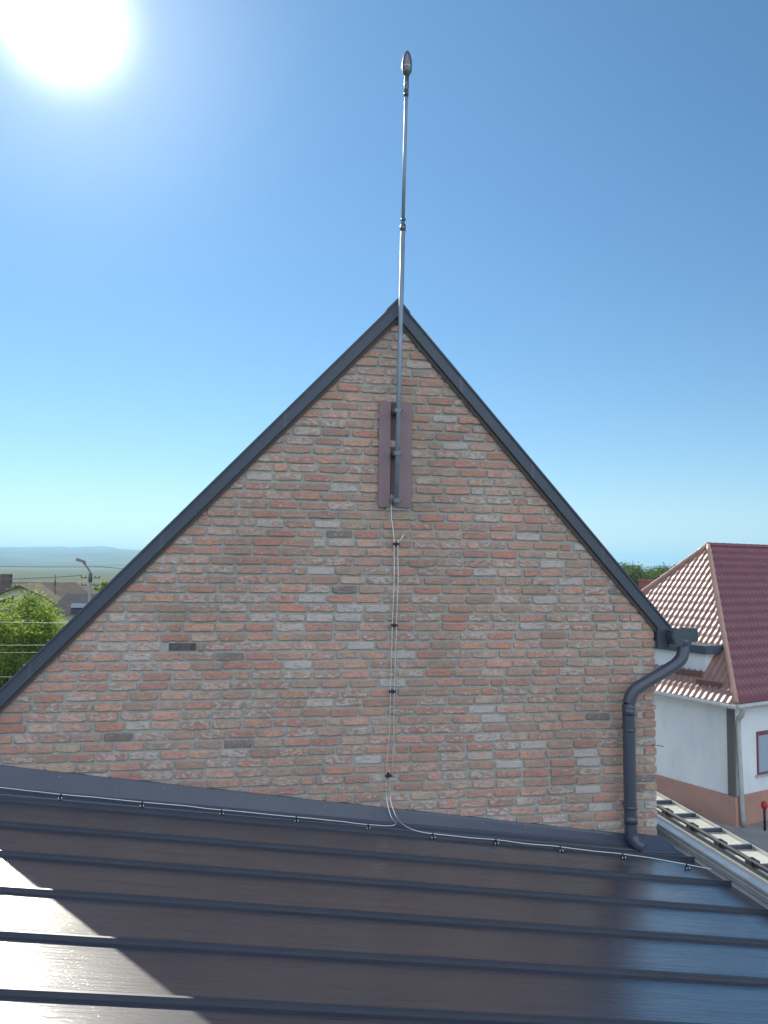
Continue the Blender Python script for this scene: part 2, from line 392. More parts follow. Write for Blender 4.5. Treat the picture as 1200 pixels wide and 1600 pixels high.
# downpipe
pp = smooth_path([(3.645, -.10, -.60), (3.645, -.11, -.66), (3.62, -.12, -.735), (3.55, -.125, -.80)], 5)[:-1]+smooth_path([(3.50, -.125, -.825), (3.24, -.125, -.965), (3.17, -.125, -1.02), (3.135, -.125, -1.11), (3.132, -.125, -1.2), (3.14, -.125, -2.12)], 6)[:-1]+smooth_path([(3.14, -.125, -2.14), (3.145, -.13, -2.19), (3.175, -.15, -2.235), (3.22, -.175, -2.26)], 5)
dp = MB().tube(pp, .052, 20).build('downpipe', m_pipe, house)
for (a, b, rr) in (((3.645, -.10, -.565), (3.645, -.108, -.635), .058), ((3.135, -.125, -1.14), (3.133, -.125, -1.20), .0545), ((3.139, -.125, -2.02), (3.14, -.125, -2.08), .0545)):
    MB().tube([a, b], rr, 20).build('socket', m_pipe, dp)
for zz in (-1.32, -1.95):
    cl = MB().tube([(3.137, -.125, zz-.012), (3.137, -.125, zz+.012)], .0545, 20); cl.box((3.125, -.075, zz-.01), (3.149, 0, zz+.01)); cl.build('pipe_clamp', m_pipe, dp)
# small rusty tie sticking out of the corner
MB().tube([(3.40, -.01, -1.475), (3.50, -.02, -1.49)], .0035, 6).build('wall_tie', m_steel, house)

# ------------------------------------------------------------------ low standing seam roof in front
LX0, LX1, LY0, SLP = -7.0, 3.60, -9.0, .127
def lz(x): return -2.035-SLP*(x-1.196)
low = thing('standing_seam_roof', (-1.7, -4.4, GZ), 'low brown metal roof with raised seams spreading across the foreground', 'roof')
rb = MB(); NXs = 60
for y0, y1 in ((LY0, .0),):
    rb.prism([(LX0, y0, lz(LX0)), (LX1, y0, lz(LX1)), (LX1, y0, lz(LX1)-.12), (LX0, y0, lz(LX0)-.12)], (0, y1-y0, 0))
rb.prism([(XR+.012, -.0, lz(XR+.012)), (LX1, -.0, lz(LX1)), (LX1, -.0, lz(LX1)-.12), (XR+.012, -.0, lz(XR+.012)-.12)], (0, .9, 0))
rb.build('roof_sheet', m_roof, low)
yy0 = -.305
k = 0
while yy0-.498*k > LY0:
    y = yy0-.498*k; s_ = MB(); pts = []
    n = 44; rows = []
    for i in range(n+1):
        x = LX0+(LX1-LX0)*i/n; jy = .004*mnoise.noise(Vector((x*1.3, k*7.7, 0))); jz = .0015*mnoise.noise(Vector((x*2.3, k*3.7, 5)))
        z0 = lz(x)-.001; h_ = .028+jz
        rows.append([(x, y+jy-.007, z0), (x, y+jy-.005, z0+h_-.006), (x, y+jy-.010, z0+h_-.005), (x, y+jy-.010, z0+h_), (x, y+jy+.005, z0+h_+.001), (x, y+jy+.007, z0)])
    m_ = len(rows[0]); vs = [p for r_ in rows for p in r_]; fs = []
    for i in range(n):
        for q in range(m_-1): fs.append((i*m_+q, i*m_+q+1, (i+1)*m_+q+1, (i+1)*m_+q))
    fs.append(tuple(n*m_+q for q in range(m_))); fs.append(tuple(reversed(range(m_))))
    fs = [tuple(reversed(f)) for f in fs]
    s_.add(vs, fs); s_.build('seam', m_seam, low)
    k += 1
# walls under the low roof
MB().box((LX0+.3, LY0+.3, GZ), (LX1-.15, -.02, lz(LX1)-.13)).build('wall', m_white, low)
# wall flashing: top hem, sloping upstand, toe lying on the roof
def ftop(x): return -1.488-.144*(x+1.812)
fl = MB()
N = 40; prof_rows = []
XF0, XF1 = -4.0, 3.50
for i in range(N+1):
    x = XF0+(XF1-XF0)*i/N; w1 = .0016*mnoise.noise(Vector((x*3, 0, 1))); w2 = .004*mnoise.noise(Vector((x*2, 4, 1)))
    zt = max(ftop(x), lz(x)+.07); zb = lz(x)+.006
    prof_rows.append([(x, -.004, zt+.001), (x, -.024+w1, zt), (x, -.030+w1, zt-.016), (x, -.075+w2, zb+.02), (x, -.10+w2, zb+.004), (x, -.175+w2, zb+.001), (x, -.18+w2, zb-.006)])
m_ = 7; vs = [p for r_ in prof_rows for p in r_]; fs = []
for i in range(N):
    for q in range(m_-1): fs.append((i*m_+q, (i+1)*m_+q, (i+1)*m_+q+1, i*m_+q+1))
fs = [tuple(reversed(f)) for f in fs]
fl.add(vs, fs); flo = fl.build('flashing', m_flash, low)
sd = flo.modifiers.new('solid', 'SOLIDIFY'); sd.thickness = .0015
for xj in (-2.9, -.95, 1.05, 3.0):
    zt = ftop(xj); zb = lz(xj)+.006; j_ = MB()
    j_.prism([(xj-.045, -.0265, zt+.001), (xj-.045, -.0325, zt-.016), (xj-.045, -.0775, zb+.0215), (xj-.045, -.1025, zb+.0065), (xj-.045, -.176, zb+.0035), (xj-.045, -.176, zb+.006), (xj-.045, -.104, zb+.009), (xj-.045, -.080, zb+.024), (xj-.045, -.035, zt-.015), (xj-.045, -.028, zt+.002)], (.05, 0, -.144*.05)); j_.build('flashing_lap', m_flash, low)
# corner boot of the flashing round the wall end
cb = MB(); cb.prism([(XR-.28, -.19, lz(XR)+.035), (3.56, -.19, lz(3.56)+.006), (3.56, .4, lz(3.56)+.006), (3.56, .4, lz(3.56)+.10), (3.47, -.05, lz(3.47)+.09), (XR-.28, -.06, lz(XR)+.09)][0:2]+[(3.47, -.035, lz(3.47)+.085), (XR-.28, -.035, lz(XR-.28)+.10)], (0, .002, .004)); cb.build('flashing_boot', m_flash, low)
# screws in the flashing
for x in (-1.38, -.62, .16, .62, 1.9, 2.26, 2.82, 3.08):
    z_ = ftop(x)-.03; MB().tube([(x, -.03, z_), (x, -.042, z_)], .006, 8).build('flashing_screw', m_alu, low)

# stack of long pale sheets lying on the eave
st = thing('metal_sheet_stack', (3.72, -2.5, lz(3.6)), 'stack of long pale grey metal sheets lying along the right edge of the low roof', 'sheet stack')
zb = lz(3.60)+.004
for i in range(4):
    x0 = 3.60+(.009 if i % 2 else 0)+i*.002; x1 = 3.685-random.uniform(0, .006); z0 = zb+i*.0262
    b_ = MB()
    # shallow tray profile with turned-down lip
    for y0, y1 in ((-7.5, 1.4),):
        b_.prism([(x0, y0, z0+.016), (x1, y0, z0+.016), (x1, y0, z0+.020), (x0, y0, z0+.020)], (0, y1-y0, 0))
        b_.prism([(x0-.003, y0, z0+.002), (x0+.003, y0, z0+.002), (x0+.003, y0, z0+.0159), (x0-.003, y0, z0+.0159)], (0, y1-y0, 0))
        b_.prism([(x1-.003, y0, z0+.002), (x1+.003, y0, z0+.002), (x1+.003, y0, z0+.0158), (x1-.003, y0, z0+.0158)], (0, y1-y0, 0))
    b_.build('sheet', m_stack, st)

# ------------------------------------------------------------------ lower side roof beyond the eave, with snow rail
m_side = mottled('pale_zinc_sheet', (.50, .50, .44), (.62, .60, .52), 5, .5, .002, 22, coat=.4, coat_rough=.25)
sr = thing('side_roof', (4.35, 0, GZ), 'sunlit lower metal roof with seams and a black snow rail, right of the brick corner', 'roof')
SZ = -2.70
b_ = MB(); b_.prism([(3.66, -6, SZ+.02), (4.93, -6, SZ-.02), (4.93, -6, SZ-.14), (3.66, -6, SZ-.10)], (0, 13, 0)); b_.build('roof_sheet', m_side, sr)
MB().box((3.7, -5.8, GZ), (4.8, 6.8, SZ-.15)).build('wall', m_white, sr)
MB().box((4.932, -6, SZ-.10), (4.95, 7, SZ+.012)).build('verge_edge', m_lgrey, sr)
ys = [1.40+.5*i for i in range(-14, 11)]
for y in ys:
    MB().box((4.60, y-.016, SZ-.02), (4.925, y+.016, SZ+.022)).build('seam', m_seam, sr)
rl = thing('snow_rail', (4.62, 0, SZ), 'black tubular snow rail clamped across the seams of the lower side roof', 'snow rail')
MB().tube([(4.58, -6, SZ+.06), (4.58, 6.8, SZ+.06)], .022, 10).build('rail', m_black, rl)
MB().box((4.535, -6, SZ+.0), (4.548, 6.8, SZ+.028)).build('rail', m_steel, rl)
for y in ys[2:-1]:
    b_ = MB(); b_.box((4.55, y-.05, SZ+.020), (4.64, y+.05, SZ+.07)); b_.box((4.57, y-.02, SZ+.07), (4.61, y+.02, SZ+.088)); b_.build('clamp', m_black, rl, bev=.004)

# ------------------------------------------------------------------ lightning mast and its conductor
mast = thing('lightning_mast', (1.15, -.12, .50), 'tall thin grey lightning rod with bulb tip leaning slightly right above the gable', 'lightning rod')
def mp_(z): f = (z-.49)/(4.3-.49); return (1.142+.048*f+.004*f*f, -.14-.03*f, z)
MB().tube([mp_(.49), mp_(1.7), mp_(2.80)], .0195, 14).build('lower_tube', m_mast, mast)
MB().tube([mp_(2.80), mp_(3.96)], .0145, 12).build('upper_tube', m_mast, mast)
for z_, r_, hh in ((2.78, .0235, .05), (2.87, .021, .015), (3.95, .021, .012), (4.02, .021, .012)):
    MB().tube([mp_(z_), mp_(z_+hh)], r_, 14).build('collar', m_steel, mast)
MB().tube([mp_(3.93), mp_(4.12)], .019, 14).build('sleeve', m_steel, mast)
zt = [4.105, 4.125, 4.15, 4.19, 4.22, 4.255, 4.29, 4.315, 4.33]; rr = [.016, .028, .040, .042, .0415, .038, .029, .019, .007]
hd = MB().tube([mp_(a) for a in zt], rr, 18).build('rod_head', m_steel, mast)
MB().tube([mp_(4.18), mp_(4.19)], .0435, 18).build('head_band', m_alu, hd)
for z_ in (.545, .93, 1.28):
    b_ = MB(); b_.box((1.118, -.165, z_-.018), (1.172, -.002, z_+.018)); b_.tube([(1.105, -.14, z_), (1.19, -.14, z_)], .008, 8); b_.build('bracket', m_steel, mast, bev=.002)

cond = thing('lightning_cable', (1.15, -.02, -.8), 'pair of bright thin wires running down the brick gable and out along the flashing', 'cable')
CW = -.034
lw = [(1.115, -.06, .60), (1.118, CW, .53), (1.125, CW, .40), (1.145, CW, .22), (1.148, CW, -.1), (1.138, CW, -.46), (1.128, CW, -1.0), (1.122, CW, -1.3), (1.10, CW-.004, -1.62), (1.098, CW, -1.68), (1.105, -.045, -1.84), (1.13, -.10, -1.95), (1.155, -.17, -1.985), (1.10, -.20, -1.99), (.93, -.225, lz(.93)+.034)]
lw += [(x, y, lz(x)+.034) for x, y in [(.66, -.205), (.38, -.20), (.1, -.185), (-.18, -.182), (-.47, -.165), (-.76, -.162), (-1.05, -.15), (-1.34, -.15), (-1.77, -.115), (-2.4, -.12), (-3.2, -.13)]]
rw = [(1.225, -.03, .275), (1.20, CW, .235), (1.178, CW, .20), (1.182, CW, -.1), (1.172, CW, -.46), (1.160, CW, -1.0), (1.158, CW, -1.3), (1.150, CW, -1.62), (1.13, CW, -1.68), (1.135, -.045, -1.84), (1.17, -.10, -1.95), (1.215, -.20, -1.99), (1.30, -.27, lz(1.3)+.034)]
rw += [(x, y, lz(x)+.034) for x, y in [(1.42, -.31), (1.65, -.325), (1.92, -.32), (2.18, -.35), (2.43, -.36), (2.68, -.39), (2.93, -.40), (3.2, -.455), (3.45, -.54), (3.585, -.59)]]
def wob(p):
    q = []
    for i, a in enumerate(smooth_path(p, 7)): q.append(a+Vector((0, .004*mnoise.noise(a*6+Vector((3, 1, 2))), .003*mnoise.noise(a*5))))
    return q
MB().tube(wob(lw), .0037, 7).build('wire', m_cable, cond)
MB().tube(wob(rw), .0037, 7).build('wire', m_cable, cond)
for x, z_ in ((1.163, .20), (1.155, -.46), (1.144, -.99), (1.118, -1.655)):
    b_ = MB(); b_.box((x-.027, -.043, z_-.009), (x+.027, -.028, z_+.009)); b_.box((x-.010, -.030, z_-.016), (x+.010, -.002, z_+.014)); b_.build('wall_clip', m_black, cond, bev=.002)
for x, y in ((-1.34, -.15), (-.76, -.162), (-.18, -.182), (.38, -.20), (.93, -.225), (1.42, -.31), (1.92, -.32), (2.43, -.36), (2.93, -.40), (3.40, -.525)):
    z_ = lz(x); b_ = MB(); b_.box((x-.016, y-.030, z_), (x+.016, y+.015, z_+.004)); b_.box((x-.005, y-.007, z_+.004), (x+.005, y+.007, z_+.040))
    c1 = b_.build('roof_clip', m_black, cond, bev=.001)
    for dx in (-.012, .012): MB().tube([(x+dx, y-.024, z_+.002), (x+dx, y-.026, z_+.020)], .0034, 6).build('clip_screw', m_cable, c1)

# ------------------------------------------------------------------ white house with maroon tiled hip roof (right)
U = Vector((.93, .364, 0)).normalized(); V = Vector((-.364, .93, 0)); V.normalize()
CN = Vector((12.0, 11.83, 0)); EZ = -3.3; A_, B_ = 4.0, 3.7; RZ = .83; LEN = 16
wh = thing('white_house', (CN.x, CN.y, GZ), 'white rendered house with pink plinth under a maroon tiled hip roof', 'house')
def P3(u, v, z): p = CN+U*u+V*v; return Vector((p.x, p.y, z))
OV = .28
def ex(u0, v0, u1, v1, z0, z1, mb): return mb.prism([P3(u0, v0, z0), P3(u1, v0, z0), P3(u1, v1, z0), P3(u0, v1, z0)], (0, 0, z1-z0))
ex(OV, OV, LEN, 2*B_-OV, GZ+.75, EZ+.02, MB()).build('wall', m_white, wh)
ex(OV-.04, OV-.04, LEN+.04, 2*B_-OV+.04, GZ, GZ+.752, MB()).build('plinth', m_pink, wh)
def tiled(mb, O, du, dv, nrm, Lu, Lv, pitch=.183, step=.30, amp=.028, cuts=()):
    bm = bmesh.new(); nu = int(Lu/pitch*6); rows = int(Lv/step)+1; prevrow = None; G = []
    vv = []
    for r_ in range(rows):
        vv += [(r_*step, 1.0), (r_*step+step*.5, .5), (min((r_+1)*step-.012, (r_+1)*step), 0.0)]
    for (v_, lift) in vv:
        line = []
        for i in range(nu+1):
            u_ = Lu*i/nu; hgt = amp*.5*(1+cos(2*pi*u_/pitch)) ** 1.0+lift*.011
            line.append(bm.verts.new(O+du*u_+dv*v_+nrm*hgt))
        G.append(line)
    for a in range(len(G)-1):
        for i in range(nu):
            f = bm.faces.new((G[a][i], G[a][i+1], G[a+1][i+1], G[a+1][i])); f.smooth = True
    bm.normal_update()
    for co, no in cuts:
        bmesh.ops.bisect_plane(bm, geom=bm.verts[:]+bm.edges[:]+bm.faces[:], plane_co=co, plane_no=no, clear_outer=True)
    for f in bm.faces: f.smooth = True
    bm.verts.index_update(); mb.add([v_.co[:] for v_ in bm.verts], [tuple(v_.index for v_ in f.verts) for f in bm.faces], True); bm.free(); return mb
apex = P3(A_, B_, RZ); c0 = P3(0, 0, EZ); c1 = P3(0, 2*B_, EZ); Rend = P3(LEN-A_, B_, RZ); c2 = P3(LEN, 0, EZ); c3 = P3(LEN, 2*B_, EZ)
# hip end (faces left)
def face(O, far, top, nm, m, mirror=False, extra=None):
    du = (far-O); Lu = du.length; du.normalize()
    e = top-O; dv = (e-du*e.dot(du)); Lv = dv.length; dv.normalize(); n = du.cross(dv)
    if n.z < 0: n = -n
    c_out = []
    e1 = top-O; no = e1.cross(n); no = no if no.dot(far-O) < 0 else -no; c_out.append((O.copy(), no))
    top2 = extra or top; e2 = top2-far; no = e2.cross(n); no = no if no.dot(O-far) < 0 else -no; c_out.append((far.copy(), no))
    c_out.append((top.copy(), dv))
    mb = tiled(MB(), O.copy(), du, dv, n, Lu, Lv+.05, cuts=c_out)
    o = mb.build(nm, m, wh); return o
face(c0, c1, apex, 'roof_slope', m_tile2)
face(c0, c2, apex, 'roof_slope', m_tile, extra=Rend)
bk = MB(); bk.add([c1, c3, Rend, apex, c2], [(0, 1, 2, 3), (1, 4, 2)]); bk.build('roof_slope', m_tile, wh)
ex(0, 0, LEN, 2*B_, EZ-.03, EZ-.004, MB()).build('eave_board', m_lgrey, wh)
def capline(a, b, r=.085, nm='hip_cap', m=m_hipc):
    n = max(2, int((b-a).length/.35)); pts = []; rs = []
    for i in range(n):
        pts += [a+(b-a)*(i/n), a+(b-a)*((i+.97)/n)]; rs += [r*1.12, r*.95]
    MB().tube([p+Vector((0, 0, .03)) for p in pts], rs, 10).build(nm, m, wh)
capline(c0, apex, .07); capline(c1, apex, .07); capline(apex, Rend, .075, 'ridge_tiles', m_tile); capline(c2, Rend, .07)
# gutters
def gutter(a, b):
    MB().tube([a, b], .065, 10).build('gutter', m_lgrey, wh)
dz = Vector((0, 0, -.05))
gutter(c0-U*.06-V*.06+dz, c1-U*.06+dz); gutter(c0-V*.06-U*.06+dz+Vector((0, 0, .0)), c2-V*.06+dz)
# downspout at the corner and the dark corner strip
dsp = smooth_path([P3(.22, -.06, EZ-.08), P3(.25, .03, EZ-.3), P3(OV+.06, OV-.09, EZ-.55), P3(OV+.10, OV-.10, -5.2), P3(OV+.14, OV-.12, GZ+.05)], 5)
MB().tube(dsp, .062, 12).build('downspout', m_lgrey, wh)
ex(OV-.05, OV-.045, OV+.0, OV+.16, GZ+.752, EZ-.035, MB()).build('corner_strip', mat('grey_brown_strip', (.13, .12, .11), .8), wh)
# snow guards on the hip face
def on_hip(v, s, lift):   # v along eave, s up the slope 0..1
    b0 = P3(0, v, EZ); n = (c1-c0).cross(apex-c0).normalized(); n = n if n.z > 0 else -n
    upv = (apex-(c0+(c1-c0)*.5)); return b0+upv*s+n*lift
m_guard = mat('brown_guard', (.16, .07, .06), .5)
for (v0, v1, s_) in ((1.30, 2.3, .118), (.56, 1.32, .074)):
    a, b = on_hip(v0, s_, .05), on_hip(v1, s_, .05); MB().prism([a, b, b+Vector((0, 0, .12)), a+Vector((0, 0, .12))], (-.05, -.02, 0)).build('snow_guard', m_guard, wh)
# shed dormer with flat dark roof
a_, b2 = on_hip(1.25, .22, 0), on_hip(4.6, .22, 0)
dm = MB(); zt_ = -2.20
ap, bp = P3(.60, 1.32, 0), P3(.60, 4.7, 0); aq, bq = P3(2.0, 1.32, 0), P3(2.0, 4.7, 0)
dm.prism([Vector((p.x, p.y, -2.74)) for p in (ap, aq, bq, bp)], (0, 0, 2.74+zt_)); dmo = dm.build('dormer_wall', m_white, wh)
ap, bp = P3(.45, 1.18, 0), P3(.45, 4.9, 0); aq, bq = P3(2.1, 1.18, 0), P3(2.1, 4.9, 0)
MB().prism([Vector((p.x, p.y, zt_)) for p in (ap, aq, bq, bp)], (0, 0, .22)).build('dormer_roof', m_dark, dmo)
# window on the wall facing us
def onw(u, z, off=0): return P3(u, OV-off, z)
wn = MB()
wu0, wu1, wz0, wz1 = 1.20, 2.40, -5.22, -4.13
for (ua, ub, za, zb_) in ((wu0, wu1, wz1-.10, wz1), (wu0, wu1, wz0, wz0+.04), (wu0, wu0+.05, wz0+.04, wz1-.10), (wu1-.05, wu1, wz0+.04, wz1-.10)):
    wn.prism([onw(ua, za, .03), onw(ub, za, .03), onw(ub, zb_, .03), onw(ua, zb_, .03)], tuple(V*.028))
wo = wn.build('window', m_tile, wh)
MB().prism([onw(wu0+.05, wz0+.04, .012), onw(wu1-.05, wz0+.04, .012), onw(wu1-.05, wz1-.10, .012), onw(wu0+.05, wz1-.10, .012)], tuple(V*.009)).build('pane', m_glass, wo)
MB().prism([onw(1.78, wz0+.04, .02), onw(1.84, wz0+.04, .02), onw(1.84, wz1-.10, .02), onw(1.78, wz1-.10, .02)], tuple(V*.007)).build('mullion', m_tile, wo)
MB().prism([onw(wu0-.08, wz0-.05, .07), onw(wu1+.08, wz0-.05, .07), onw(wu1+.08, wz0-.005, .07), onw(wu0-.08, wz0-.005, .07)], tuple(V*.068)).build('sill', m_lgrey, wo)
t = m_white.node_tree; sn = nz(m_white, 1.6, 6, (1, 1, .25), .6)
src = t.nodes['Principled BSDF'].inputs['Base Color'].links[0].from_socket
lk(m_white, mix(m_white, ramp(m_white, sn, [(.5, 0.), (.75, .35)]), src, (.50, .50, .46)), 'Base Color')
# red standpipe by the wall
p0 = P3(.68, -.25, GZ); sp = thing('standpipe', tuple(p0), 'small red valve on a dark pipe in front of the white house wall', 'standpipe')
MB().tube([p0, p0+Vector((0, 0, .62))], .03, 8).build('pipe', m_black, sp)
MB().tube([p0+Vector((0, 0, .52)), p0+Vector((0, 0, .57)), p0+Vector((0, 0, .68)), p0+Vector((0, 0, .72))], [.04, .075, .075, .03], 10).build('valve', m_red, sp)
MB().tube([p0+Vector((0, 0, .50)), p0+Vector((.14, .0, .52)), p0+Vector((.2, 0, .38))], .022, 8).build('spout', m_lgrey, sp)

# ------------------------------------------------------------------ trees
def leafmat(name, ca, cb, tr=.45):
    m = mat(name, ca, .75, spec=.15); t = m.node_tree
    cc = ramp(m, nz(m, .9, 4), [(.32, ca), (.68, cb)]); lk(m, cc, 'Base Color')
    tl = t.nodes.new('ShaderNodeBsdfTranslucent'); t.links.new(cc, tl.inputs[0])
    ms = t.nodes.new('ShaderNodeMixShader'); ms.inputs[0].default_value = tr
    o = t.nodes['Material Output']; t.links.new(t.nodes['Principled BSDF'].outputs[0], ms.inputs[1]); t.links.new(tl.outputs[0], ms.inputs[2]); t.links.new(ms.outputs[0], o.inputs[0]); return m
m_leaf = leafmat('sunlit_leaf', (.18, .27, .04), (.36, .45, .09), .65)
m_leaf2 = leafmat('dark_leaf', (.08, .13, .04), (.14, .20, .06), .5)
m_bark = mottled('bark', (.06, .05, .04), (.12, .10, .08), 6, .95, .01)
def crown(name, c, rad, n_cl, n_leaf, ls, m, parent, seed, low=-.6):
    rnd = random.Random(seed); vs = []; fs = []
    c = Vector(c); cl = []
    for i in range(n_cl):
        while True:
            d = Vector((rnd.gauss(0, 1), rnd.gauss(0, 1), rnd.gauss(0, 1))).normalized()
            if d.z > low: break
        rr = rnd.uniform(.45, 1.0)**.6*(1+.22*mnoise.noise(d*2.1+Vector((seed, 0, 0))))
        cl.append((c+Vector((d.x*rad[0], d.y*rad[1], d.z*rad[2]))*rr, rnd.uniform(.10, .20)*max(rad)))
    for (p, r_) in cl:
        for k in range(n_leaf):
            q = Vector((rnd.gauss(0, .5), rnd.gauss(0, .5), rnd.gauss(0, .42)))*r_; q = p+q
            if rnd.random() < .04: q.z += rnd.random()*r_*1.2
            a = Vector((rnd.gauss(0, 1), rnd.gauss(0, 1), rnd.gauss(0, .5))).normalized(); b = a.orthogonal().normalized(); b = (b*cos(rnd.random()*6)+a.cross(b)*sin(rnd.random()*6)).normalized()
            l_ = ls*rnd.uniform(.6, 1.3); w_ = l_*.36; nn = a.cross(b)
            i0 = len(vs); vs += [q-a*l_*.5, q+b*w_*.5+nn*l_*.06, q+a*l_*.5, q-b*w_*.5+nn*l_*.06]; fs.append((i0, i0+1, i0+2, i0+3))
    mb = MB(); mb.add(vs, fs, True); o = mb.build(name, m, parent); return cl
def tree(nm, base, height, rad, label, m, n_cl, n_leaf, ls, seed, group=None, cz=.62, low=-.6):
    b = Vector(base); t_ = thing(nm, tuple(b), label, 'tree', group); cc = b+Vector((0, 0, height*cz))
    cl = crown('crown', cc, rad, n_cl, n_leaf, ls, m, t_, seed, low)
    rnd = random.Random(seed+1); tr = MB(); h0 = height*.38
    tr.tube(smooth_path([b, b+Vector((.05, .03, h0*.5)), b+Vector((-.04, .06, h0)), cc+Vector((0, 0, rad[2]*.5))], 4), [height*.030*(1-.055*i) for i in range(13)], 9)
    for i in range(9):
        e = cl[rnd.randrange(len(cl))][0]; s0 = b+Vector((0, 0, h0*rnd.uniform(.75, 1.3))); mid = s0.lerp(e, .5)+Vector((0, 0, -.1*height*rnd.random()*.5))
        tr.tube(smooth_path([s0, mid, e], 3), [height*.013, height*.011, height*.009, height*.007, height*.005, height*.004, height*.003], 6)
    tr.build('trunk', m_bark, t_); return t_
tree('leafy_tree', (-7.4, 19.9, GZ), 5.3, (2.35, 2.2, 2.65), 'bright green leafy tree behind the left slope of the brick gable, crossed by thin wires', m_leaf, 330, 230, .125, 11, cz=.50)
m_leaf3 = m_leaf2
tr0 = tree('woodland_tree', (35.4, 62, GZ), 6.6, (3.3, 3.1, 2.6), 'rounded green tree, tallest crown of the clump behind the red chimney', m_leaf2, 260, 170, .24, 21, group='trees in the clump behind the chimney', cz=.60)
for i, (x, y, s_, rz, lb) in enumerate([(33.2, 61, .97, 1.2, 'green tree at the left end of the clump, just above the dark gable edge'),
        (36.2, 66, 1.04, 2.4, 'green tree at the back of the clump, between its left end and its tallest crown'),
        (38.4, 64, 1.0, 3.9, 'green tree of the clump right of its tallest crown, partly cut by the tiled roof'),
        (41.2, 66, 1.02, 5.0, 'green tree at the right end of the clump, mostly hidden by the tiled roof'),
        (30.6, 62, .95, .4, 'green tree of the clump almost hidden behind the dark rake of the brick gable')]):
    c_ = copy_tree(tr0); c_.location = (x, y, GZ); c_.scale = (s_,)*3; c_.rotation_euler = (0, 0, rz); c_['label'] = lb
tree('leafy_bush_tree', (-15.6, 84, GZ), 5.0, (1.7, 1.7, 1.6), 'pale hazy tree standing behind the street lamp', m_leaf, 80, 90, .30, 33, cz=.62)

# ------------------------------------------------------------------ house with chimney in front of the clump
m_rtile = mottled('brown_grey_tile', (.10, .078, .068), (.15, .118, .10), 1.5, .95, .01, 9, spec=.08)
m_dslate = mottled('dark_slate_roof', (.055, .055, .06), (.085, .08, .085), 1.5, .95, .01, 9, spec=.05)
m_cream = mottled('cream_render', (.66, .60, .46), (.74, .68, .55), .8, .9)
m_redb = mottled('red_chimney_brick', (.25, .09, .06), (.36, .14, .10), 5, .9, .01, 20)
m_win = mat('dark_window', (.03, .035, .045), .15, spec=.8)
def simple_house(nm, x, y, rz, w_, d_, he, hr, label, mw, mr, group=None, chim=True):
    t_ = thing(nm, (0, 0, 0), label, 'house', group)
    MB().prism([(-w_/2, -d_/2, 0), (w_/2, -d_/2, 0), (w_/2, -d_/2, he), (0, -d_/2, he+hr), (-w_/2, -d_/2, he)], (0, d_, 0)).build('wall', mw, t_)
    k = hr/(w_/2); o = .5
    for s in (-1, 1):
        f = [(0, -d_/2-o, he+hr+.16), (s*(w_/2+o), -d_/2-o, he-o*k+.16), (s*(w_/2+o), -d_/2-o, he-o*k+.02), (0, -d_/2-o, he+hr+.02)]
        MB().prism(f, (0, d_+2*o, 0)).build('roof_slope', mr, t_)
    for s in (-1, 1):
        wn_ = MB().box((s*w_*.22-.5, -d_/2-.03, he-1.9), (s*w_*.22+.5, -d_/2+.02, he-.6)).build('window', m_win, t_)
    if chim:
        ch = MB().box((w_*.15-.35, -.35, he+hr*.5), (w_*.15+.35, .35, he+hr+.9)).box((w_*.15-.42, -.42, he+hr+.9), (w_*.15+.42, .42, he+hr+1.02)).build('chimney', m_redb, t_)
    t_.location = (x, y, GZ); t_.rotation_euler = (0, 0, rz); return t_
simple_house('chimney_house', 25.8, 43.6, .5, 7, 9, 2.7, 2.1, 'house with a red brick chimney, its roof behind the dark rake and the tiled roof', m_cream, m_tile, chim=True)
# ------------------------------------------------------------------ cream house at the left
ch = thing('cream_house', (-15, 55, GZ), 'cream gabled house with brown tiled roof behind the bright green tree', 'house')
def Z(z): return GZ+z
GX, GY = -16.3, 53.6
MB().prism([(GX-2.9, GY, GZ), (GX+2.9, GY, GZ), (GX+2.9, GY, -2.85), (GX, GY, -1.55), (GX-2.9, GY, -2.85)], (0, 6, 0)).build('wall', m_cream, ch)
MB().prism([(GX-3, GY+3.0, GZ), (GX+4.3, GY+3.0, GZ), (GX+4.3, GY+3.0, -2.75), (GX-3, GY+3.0, -2.75)], (0, 5.6, 0)).build('wall', m_cream, ch)
for s in (-1, 1):
    MB().prism([(GX, GY-.5, -1.40), (GX+s*3.6, GY-.5, -3.12), (GX+s*3.6, GY-.5, -3.28), (GX, GY-.5, -1.56)], (0, 6.3, 0)).build('roof_slope', m_rtile, ch)
def roofpl(p, d, m_, nm='roof_slope', parent=ch): return MB().prism(p, d).build(nm, m_, parent)
roofpl([(GX-3.4, GY+5.8, -1.36), (GX-3.4, GY+2.4, -2.66), (GX-3.4, GY+2.4, -2.80), (GX-3.4, GY+5.8, -1.5)], (6.0, 0, 0), m_rtile)
# the right end slopes down as a hip
MB().add([(GX+2.6, GY+5.8, -1.36), (GX+2.6, GY+2.4, -2.66), (GX+5, GY+2.4, -2.66), (GX+5, GY+9.2, -2.66), (GX+2.6, GY+9.2, -2.66)], [(0, 1, 2), (0, 2, 3), (0, 3, 4)]).build('roof_slope', m_rtile, ch)
roofpl([(GX-3.4, GY+5.8, -1.36), (GX-3.4, GY+5.8, -1.5), (GX-3.4, GY+9.2, -2.8), (GX-3.4, GY+9.2, -2.66)], (6.0, 0, 0), m_rtile)
